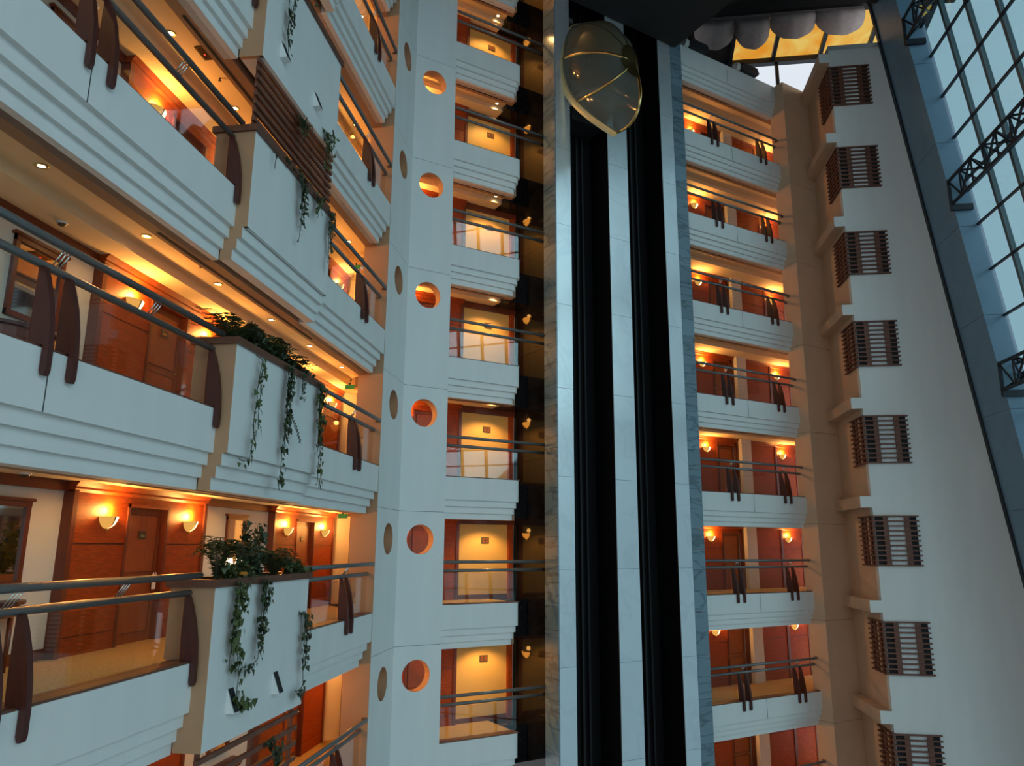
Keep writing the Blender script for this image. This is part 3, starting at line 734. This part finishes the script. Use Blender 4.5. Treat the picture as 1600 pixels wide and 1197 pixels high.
# enclosure outside the picture: glass end wall added to light the tower, ground floor
rw = thing('window_added', 'tinted glass end wall added behind the viewer to light the tower', 'window', TOWER, (0, -36.2, 0), kind='structure')
part(rw, 'glass_pane_field', boxm((-24, 8.5, 0, 0.02, -12.5, 23.9), 'pale_tint_glass'))
for q in range(9):
    part(rw, 'mullion', boxm((-24 + q * 4.0, -23.85 + q * 4.0, 0.02, 0.2, -12.5, 23.9), 'mullion_grey'))
roofbox('floor_atrium', 'stone atrium ground floor far below', TOWER, (-26, 6.5, -37, 8, -12.8, -12.5), 'floor_stone')
roofbox('wall_side_near', 'cream wall closing the left gallery behind the viewer', LEFT, (-26, 2.5, 2.0, 2.3, -12.5, 24), 'wall_cream')

# ------------------------------------------------------------------ planters
PX0, PX1, PE = 10.2, 13.3, 0.20
def planter(k):
    plain = k % 3 == 0
    t = thing('planter_box', 'white wall planter with brown wooden rim%s, left gallery %s' % (' and wedge vents' if plain else ' and stepped foot', LV[k]), 'planter', LEFT, (PX0, -PE, k * H), group='planters of the left gallery')
    w = PX1 - PX0
    zlo = -1.08 if plain else -0.60
    part(t, 'box_front', boxm((0, w, -0.004, 0.06, zlo, 0.93), 'white_paint'))
    for x in (0, w - 0.06):
        part(t, 'box_end', MB().prism([(0.06, zlo), (0.38, zlo), (0.38, 0.03), (0.62, 0.03), (0.62, 0.93), (0.0, 0.93), (0.0, zlo)], 0, x - 0.008 if x == 0 else x, x + 0.06).mesh('ochre_tone' if x == 0 else 'white_paint'))
    part(t, 'box_back', boxm((0.06, w - 0.06, 0.56, 0.62, 0.0, 0.93), 'white_paint'))
    if plain:
        part(t, 'box_base', boxm((0.06, w - 0.06, 0.06, 0.38, zlo, zlo + 0.08), 'white_paint'))
        for x in (0.62, 2.0):
            v = part(t, 'wedge_vent', cached('vent', lambda: MB().prism([(0.0, -0.30), (-0.13, -0.30), (0.0, 0.02)], 0, -0.08, 0.08).mesh('white_paint')), (x, 0, -0.42), label='small white wedge-shaped vent hood')
            part(v, 'vent_opening', cached('vento', lambda: MB().poly([(-0.07, -0.128, -0.285), (0.07, -0.128, -0.285), (0.07, -0.008, 0.01), (-0.07, -0.008, 0.01)]).mesh('dark_void')), (0, -0.006, 0))
    else:
        for i, (a, b, off) in enumerate(TIERS[1:]):
            part(t, 'step_band', boxm((0.0, w, off, 0.38, a, b), 'white_paint'))
            part(t, 'step_end', boxm((-0.008, 0.0, off + 0.004, 0.38, a, b), 'ochre_tone'))
    for nm, d in (('rim_front', (-0.05, w + 0.05, -0.05, 0.10, 0.93, 1.03)), ('rim_end', (-0.05, 0.10, 0.10, 0.57, 0.93, 1.03)), ('rim_end', (w - 0.10, w + 0.05, 0.10, 0.57, 0.93, 1.03)), ('rim_back', (-0.05, w + 0.05, 0.57, 0.67, 0.93, 1.03))):
        part(t, nm, boxm(d, 'wood_cap'))
    part(t, 'soil_bed', boxm((0.06, w - 0.06, 0.06, 0.56, 0.7, 0.90), 'soil'))
    return t
for k in range(-1, 5): planter(k)
# slatted trellis under the plain planters
for k in (0, 3):
    t = thing('slat_trellis', 'brown slatted wooden trellis below the planter, left gallery %s' % LV[k], 'trellis', LEFT, (PX0, -0.16, k * H - 2.22), group='trellises below planters')
    w = PX1 - PX0
    for j in range(8 if k else 5):
        part(t, 'slat', boxm((0, w, 0, 0.05, 0, 0.065), 'wood_lattice'), (0, 0, 0.05 + j * (0.142 if k else 0.235)))
    for x in (0.1, w / 2, w - 0.16):
        part(t, 'upright', boxm((x, x + 0.06, 0.05, 0.10, -0.02, 1.15), 'wood_lattice'))

# ------------------------------------------------------------------ plants
def leaf(b, c, d, nrm, size, ivy=True):
    d = d.normalized(); s = d.cross(nrm).normalized(); nn = s.cross(d)
    pts = [(0, 0), (0.55, 0.12), (0.38, 0.42), (0.0, 1.0), (-0.38, 0.42), (-0.55, 0.12)] if ivy else [(0, 0), (0.22, 0.4), (0.0, 1.0), (-0.22, 0.4)]
    b.poly([c + s * (x * size) + d * (y * size) + nn * (0.12 * size * (abs(x) * 2 - 0.5)) for x, y in pts])
def vine(x, zt, length, dens, label, size=0.075, spread=0.07, yoff=-0.30, curl=None, seed=0):
    rnd = random.Random(seed * 31 + 5)
    t = thing('ivy_vine', label, 'ivy', LEFT, (x, yoff, zt), group='ivy trailing from the planters')
    st = MB(); lv = MB()
    for strand in range(4 if dens > 2.4 else 2 if dens > 1.2 else 1):
        ln = length * (1.0, 0.72, 0.5, 0.3)[strand]
        n = max(4, int(ln / 0.08)); pts = []; px, py = rnd.uniform(-0.03, 0.03) + (0.0, 0.07, -0.08, 0.14)[strand], 0.0
        for i in range(n + 1):
            f = i / n
            px += rnd.uniform(-0.02, 0.02) - (0.0, 0.004, -0.004, 0.006)[strand]; py += rnd.uniform(-0.008, 0.008)
            pts.append(Vector((px, max(-0.10, min(0.06, py)) + (0.14 if i == 0 else 0.0), -ln * f)))
        if curl and strand == 0:
            b0 = pts[-1]; pts += [b0 + Vector((curl * q, 0, -0.02 - 0.05 * math.sin(q * 2.4))) for q in (0.25, 0.5, 0.75, 1.0)]
        st.tube(pts, 0.006, 5)
        for i, p in enumerate(pts):
            cl_ = (0.3 if math.sin(i * 0.62 + seed + strand * 2) < -0.3 else 0.95)
            for j in range(int(dens * 1.6 * cl_ + rnd.random())):
                ang = rnd.uniform(0, 2 * math.pi); r = rnd.uniform(0.01, spread * 1.3)
                c = p + Vector((math.cos(ang) * r, math.sin(ang) * r * 0.5 - 0.02, rnd.uniform(-0.05, 0.04)))
                leaf(lv, c, Vector((rnd.uniform(-0.7, 0.7), rnd.uniform(-0.5, 0.1), -1)), Vector((rnd.uniform(-0.3, 0.6), -1, rnd.uniform(-0.1, 0.6))), size * rnd.uniform(0.6, 1.5))
    part(t, 'stem', st.mesh('stem_brown')); part(t, 'leaves', lv.mesh('leaf_mid' if seed % 3 == 1 else 'leaf_dark'), kind='stuff')
def bush(x, y, z, rad, hgt, nf, label, kind, mat, seed):
    rnd = random.Random(seed * 17 + 3)
    t = thing('potted_' + kind, label, 'plant', LEFT, (x, y, z), group='plants in the gallery planters')
    st = MB(); lv = MB()
    for i in range(nf):
        a = rnd.uniform(0, 2 * math.pi); q_ = rnd.random(); reach = rad * (0.2 + 0.8 * q_); top = hgt * (1.0 - 0.6 * q_) * rnd.uniform(0.7, 1.0)
        if kind == 'fern': reach = rad * rnd.uniform(0.5, 1.0); top = hgt * rnd.uniform(0.6, 1.0)
        pts = []
        for j in range(8):
            f = j / 7
            rr = reach * f ** 1.3
            zz = top * math.sin(min(1.0, f * (1.15 if kind == 'fern' else 0.9)) * math.pi / 2 * (1.35 if kind == 'fern' else 1.0))
            pts.append(Vector((math.cos(a) * rr * 1.2, math.sin(a) * rr * 0.6, zz)))
        st.tube(pts, 0.004, 4, cap=False)
        if kind == 'fern':
            for j in range(1, 15):
                f = j / 14 * 7; q = min(6, int(f)); p = pts[q].lerp(pts[q + 1], f - q); d = (pts[q + 1] - pts[q]).normalized()
                sd = d.cross(Vector((0, 0, 1))).normalized()
                for s in (-1, 1):
                    leaf(lv, p, sd * s + d * 0.4, Vector((0, 0, 1)) + d * rnd.uniform(-.4, .4), 0.10 * math.sin(0.3 + f / 7 * 2.6) + 0.012, False)
        else:
            for j in range(1, 8):
                for q in range(3):
                    dd = Vector((rnd.uniform(-1, 1), rnd.uniform(-1, 0.4), rnd.uniform(-0.5, 0.9)))
                    leaf(lv, pts[j] + dd * 0.03, dd, Vector((rnd.uniform(-.5, .8), -1, 0.6)), rnd.uniform(0.045, 0.11), rnd.random() < 0.3)
    part(t, 'stems', st.mesh('stem_brown'), kind='stuff'); part(t, 'foliage', lv.mesh(mat), kind='stuff')
SOIL = 0.90
def Z(k): return k * H + SOIL
bush(10.50, 0.05, Z(1), 0.75, 0.50, 40, 'feathery fern at the near corner of the planter one floor up', 'fern', 'leaf_mid', 1)
bush(11.05, 0.02, Z(1), 0.45, 0.58, 60, 'dense dark leafy bush in the planter one floor up', 'bush', 'leaf_dark', 2)
bush(11.5, 0.0, Z(1), 0.75, 0.52, 40, 'arching fern in the middle of the planter one floor up', 'fern', 'leaf_mid', 21)
bush(11.8, 0.05, Z(1), 0.45, 0.55, 56, 'loose dark leafy bush, middle of the planter one floor up', 'bush', 'leaf_dark', 3)
bush(12.35, 0.0, Z(1), 0.75, 0.42, 40, 'low fern towards the pillar in the planter one floor up', 'fern', 'leaf_dark', 4)
bush(12.9, 0.0, Z(1), 0.4, 0.3, 40, 'small leafy bush at the pillar end of the planter one floor up', 'bush', 'leaf_dark', 5)
bush(10.65, 0.05, Z(0), 0.6, 0.70, 34, 'pale spiky fern at the near corner of the eye level planter', 'fern', 'leaf_mid', 6)
bush(11.0, 0.0, Z(0), 0.42, 0.42, 34, 'dark leafy bush beside the spiky fern in the eye level planter', 'bush', 'leaf_mid', 7)
bush(11.45, 0.08, Z(0), 0.24, 1.0, 26, 'tall narrow dark bush, highest plant in the eye level planter', 'bush', 'leaf_dark', 8)
bush(11.85, 0.08, Z(0), 0.26, 1.05, 26, 'tall bush right of the highest one in the eye level planter', 'bush', 'leaf_dark', 9)
bush(12.35, 0.0, Z(0), 0.85, 0.55, 44, 'wide fern towards the pillar in the eye level planter', 'fern', 'leaf_mid', 10)
bush(12.85, 0.0, Z(0), 0.5, 0.38, 26, 'low brownish bush at the pillar end of the eye level planter', 'bush', 'leaf_mid', 22)
bush(10.5, 0.1, Z(2), 0.35, 0.16, 14, 'low leafy bush at the near corner of the planter two floors up', 'bush', 'leaf_mid', 11)
bush(11.4, 0.0, Z(2), 0.5, 0.2, 20, 'low leafy bush in the middle of the planter two floors up', 'bush', 'leaf_dark', 12)
bush(12.6, 0.0, Z(2), 0.4, 0.2, 18, 'leafy bush at the pillar end of the planter two floors up', 'bush', 'leaf_dark', 13)
bush(11.8, 0.0, Z(3), 0.5, 0.25, 20, 'leafy bush in the planter three floors up', 'bush', 'leaf_dark', 14)
bush(12.9, 0.0, Z(3), 0.35, 0.25, 18, 'leafy bush at the pillar end three floors up', 'bush', 'leaf_dark', 15)
bush(11.8, 0.1, Z(-1) , 0.4, 0.5, 20, 'dark leafy bush in the planter one floor down', 'bush', 'leaf_dark', 16)
fl = thing('marigold', 'small orange flower head at the front rim of the eye level planter', 'flower', LEFT, (11.0, -0.16, Z(0) + 0.16))
part(fl, 'petals', MB().lathe([(0.0, 0.05), (0.05, 0.045), (0.08, 0.02), (0.06, 0.0)], 10).mesh('flower_orange')); part(fl, 'stalk', MB().tube([(0, 0, 0), (0, 0.03, -0.18)], 0.008, 5).mesh('stem_brown'))
def RT(k): return k * H + 1.04
vine(10.65, RT(0), 1.6, 3.2, 'longest ivy strand on the near half of the eye level planter', 0.085, 0.09, curl=0.35, seed=1)
vine(11.45, RT(0), 1.15, 3.6, 'bushy ivy strand on the middle of the eye level planter', 0.08, 0.10, curl=-0.45, seed=2)
vine(13.05, RT(0) - 0.62, 1.15, 3.0, 'ivy strand hanging off the pillar end of the eye level planter', 0.075, 0.08, curl=-0.3, seed=3)
vine(10.75, RT(1) - 0.1, 1.55, 1.6, 'thin ivy strand near the viewer, planter one floor up', 0.075, 0.05, curl=-0.3, seed=4)
vine(11.75, RT(1), 1.95, 2.6, 'long ivy strand in the middle, planter one floor up', 0.08, 0.07, seed=5)
vine(12.25, RT(1), 0.5, 2.0, 'short ivy strand under the rim, planter one floor up', 0.07, 0.07, seed=6)
vine(13.1, RT(1), 1.85, 3.0, 'long dense ivy strand at the pillar end, planter one floor up', 0.085, 0.09, seed=7)
vine(10.75, RT(2) - 0.1, 0.35, 1.0, 'single short ivy tendril at the near end, planter two floors up', 0.06, 0.04, seed=8)
vine(11.75, RT(2), 1.15, 2.8, 'ivy strand in the middle, planter two floors up', 0.075, 0.07, seed=9)
vine(12.4, RT(2), 0.45, 2.5, 'short bushy ivy strand, planter two floors up', 0.075, 0.1, seed=10)
vine(13.05, RT(2), 1.1, 2.5, 'ivy strand at the pillar end, planter two floors up', 0.075, 0.07, seed=11)
vine(10.85, RT(3), 1.6, 1.8, 'thin ivy strand near the viewer, planter three floors up', 0.085, 0.06, seed=12)
vine(12.7, RT(3) - 1.9, 0.75, 3.2, 'ivy clump climbing over the trellis three floors up', 0.085, 0.13, seed=13)
vine(11.6, RT(3) - 2.3, 0.5, 2.5, 'ivy tuft on the lower trellis edge three floors up', 0.085, 0.12, seed=14)
vine(12.2, RT(0) - 2.45, 0.5, 3.0, 'ivy tuft on the trellis below the eye level planter', 0.085, 0.12, seed=15)

# a withered fern frond hooked on the long middle ivy strand
t = thing('fern_frond', 'brown withered fern frond slanting across the ivy one floor up', 'frond', LEFT, (11.55, -0.36, RT(1) - 0.85))
pts_ = [Vector((0, 0, 0)), Vector((0.12, 0, 0.05)), Vector((0.28, 0, -0.04)), Vector((0.45, -0.02, -0.2)), Vector((0.62, -0.02, -0.4))]
fb = MB()
for i in range(4):
    for q in range(4):
        p_ = pts_[i].lerp(pts_[i + 1], q / 4); d_ = (pts_[i + 1] - pts_[i]).normalized(); sd_ = d_.cross(Vector((0, -1, 0)))
        for g_ in (-1, 1): leaf(fb, p_, sd_ * g_ + d_ * 0.5, Vector((0, -1, 0.1)), 0.07, False)
part(t, 'rib', MB().tube(pts_, 0.006, 5).mesh('stem_brown')); part(t, 'leaflets', fb.mesh('stem_brown'), kind='stuff')

# ------------------------------------------------------------------ corridor furniture and fittings
def mirror(x0, x1, z0, z1, k, label):
    t = thing('wall_mirror', label, 'mirror', LEFT, ((x0 + x1) / 2, DL, k * H), group='framed wall mirrors of the left gallery')
    w = (x1 - x0) / 2
    for d in ((-w, -w + 0.07, -0.05, 0, z0, z1), (w - 0.07, w, -0.05, 0, z0, z1), (-w, w, -0.055, 0, z1 - 0.07, z1), (-w, w, -0.055, 0, z0, z0 + 0.07)):
        part(t, 'frame_bar', boxm(d, 'wood_trim'))
    part(t, 'frame_crest', boxm((-w - 0.04, w + 0.04, -0.07, 0, z1, z1 + 0.04), 'wood_trim'))
    part(t, 'mirror_glass', boxm((-w + 0.06, w - 0.06, -0.02, -0.01, z0 + 0.06, z1 - 0.06), 'mirror'))
def console(x, k, label):
    t = thing('console_table', label, 'table', LEFT, (x, DL - 0.03, k * H), group='half-round console tables')
    arc = lambda r, d: [(-r, 0)] + [(-r * math.cos(i / 10 * math.pi), -d * math.sin(i / 10 * math.pi)) for i in range(1, 10)] + [(r, 0)]
    part(t, 'table_top', cached('ctop', lambda: MB().prism(arc(0.62, 0.40), 2, 0.76, 0.80).mesh('wood_blade')))
    part(t, 'apron', cached('capr', lambda: MB().prism(arc(0.56, 0.35), 2, 0.62, 0.76).mesh('wood_trim')))
    for lx, ly in ((-0.5, -0.05), (0.5, -0.05), (-0.22, -0.3), (0.22, -0.3)):
        part(t, 'leg', cached('cleg', lambda: MB().tube([(0, 0, 0), (0, 0, 0.64)], [0.018, 0.03], 8).mesh('wood_trim', True)), (lx, ly, 0))
def table_lamp(x, k, label):
    t = thing('table_lamp', label, 'lamp', LEFT, (x, DL - 0.16, k * H + 0.80), group='lamps on console tables')
    part(t, 'lamp_base', cached('lbs', lambda: MB().lathe([(0.0, 0.0), (0.06, 0.0), (0.05, 0.02), (0.02, 0.05), (0.045, 0.12), (0.015, 0.2), (0.01, 0.24)], 12).mesh('brass', True)))
    part(t, 'lamp_shade', cached('lsh', lambda: MB().lathe([(0.13, 0.22), (0.085, 0.42)], 16).mesh('downlight_glow', True)))
for k in (-1, 0, 1, 2, 3):
    mirror(8.60, 9.48, 0.95, 2.0, k, 'tall wood-framed mirror above the console table, left gallery %s' % LV[k])
    console(8.85, k, 'dark half-round console table under the mirror, left gallery %s' % LV[k])
    mirror(14.53, 15.31, 0.95, 2.03, k, 'narrow wood-framed mirror behind the planter, left gallery %s' % LV[k])
    console(14.9, k, 'dark half-round console table behind the planter, left gallery %s' % LV[k])
for k in (0, 1): table_lamp(14.95, k, 'small glowing table lamp on the console behind the planter, left gallery %s' % LV[k])
for k in (0, 1, 2, 3, 4):
    t = thing('ceiling_vent', 'small slotted ceiling vent with a red light, left gallery %s' % LV[k], 'vent', LEFT, (10.35, 0.86, k * H + 2.47), group='ceiling vents of the left gallery')
    part(t, 'vent_frame', boxm((-0.16, 0.16, -0.08, 0.08, -0.02, 0), 'plaque'))
    for j in range(4): part(t, 'vent_slat', boxm((-0.13, 0.13, -0.055 + j * 0.03, -0.045 + j * 0.03, -0.026, -0.02), 'wood_blade'))
    part(t, 'red_light', boxm((0.0, 0.03, -0.01, 0.01, -0.03, -0.026), 'red_led'))
    t = thing('smoke_detector', 'round smoke detector over the console table, left gallery %s' % LV[k], 'smoke detector', LEFT, (9.0, 1.75, k * H + 2.32), group='smoke detectors of the left gallery')
    part(t, 'base', cached('smb', lambda: MB().lathe([(0.07, 0.0), (0.07, -0.015), (0.05, -0.02)], 14).mesh('paper_white', True))); part(t, 'chamber', cached('smc', lambda: MB().lathe([(0.05, -0.02), (0.045, -0.045), (0.0, -0.05)], 12).mesh('plaque', True)))
    solid('sprinkler_head', 'tiny ceiling sprinkler over the planter, left gallery %s' % LV[k], 'sprinkler', LEFT, (11.0, 0.95, k * H + 2.47), cached('spr', lambda: MB().lathe([(0.02, 0.0), (0.012, -0.01), (0.01, -0.04), (0.03, -0.045), (0.0, -0.05)], 8).mesh('dark_metal')), group='ceiling sprinklers')
for k in KL:
    solid('slot_diffuser', 'long dark slot in the soffit, left gallery %s' % LV[k], 'air slot', LEFT, (9.2, 0.50, k * H + 2.2), boxm((0, 5.2, -0.02, 0.03, -0.004, 0.0), 'dark_void'), group='soffit air slots')
for k in KB:
    solid('slot_diffuser', 'dark slot in the soffit left of the lift shaft, %s' % LV[k], 'air slot', BACK, (-1.9, 0.47, k * H + 2.2), boxm((0, 1.9, -0.015, 0.02, -0.004, 0.0), 'dark_void'), group='soffit air slots')
for k in range(-2, 6):
    solid('slot_diffuser', 'dark slot in the soffit right of the lift shaft, %s' % LV[k], 'air slot', BACK, (6.9, 0.47, k * H + 2.2), boxm((0, 3.2, -0.015, 0.02, -0.004, 0.0), 'dark_void'), group='soffit air slots')
for k in (0, 1, 2):
    t = thing('exit_sign', 'green exit sign hanging near the round-holed pillar, left gallery %s' % LV[k], 'sign', LEFT, (18.9, 1.3, k * H + 2.32), group='green exit signs')
    part(t, 'sign_panel', boxm((-0.015, 0.015, -0.12, 0.12, -0.17, -0.06), 'exit_glow')); part(t, 'hanger', boxm((-0.01, 0.01, -0.02, 0.02, -0.06, 0), 'dark_metal'))
t = thing('door_hanger', 'white card hanging on the handle of the nearer door at eye level', 'door hanger', LEFT, (12.2, DL - 0.11, 0.98))
part(t, 'card', MB().prism([(-0.05, -0.2), (0.05, -0.2), (0.05, 0.03), (0.03, 0.06), (0.0, 0.02), (-0.03, 0.06), (-0.05, 0.03)], 1, -0.003, 0.003).mesh('paper_white'))
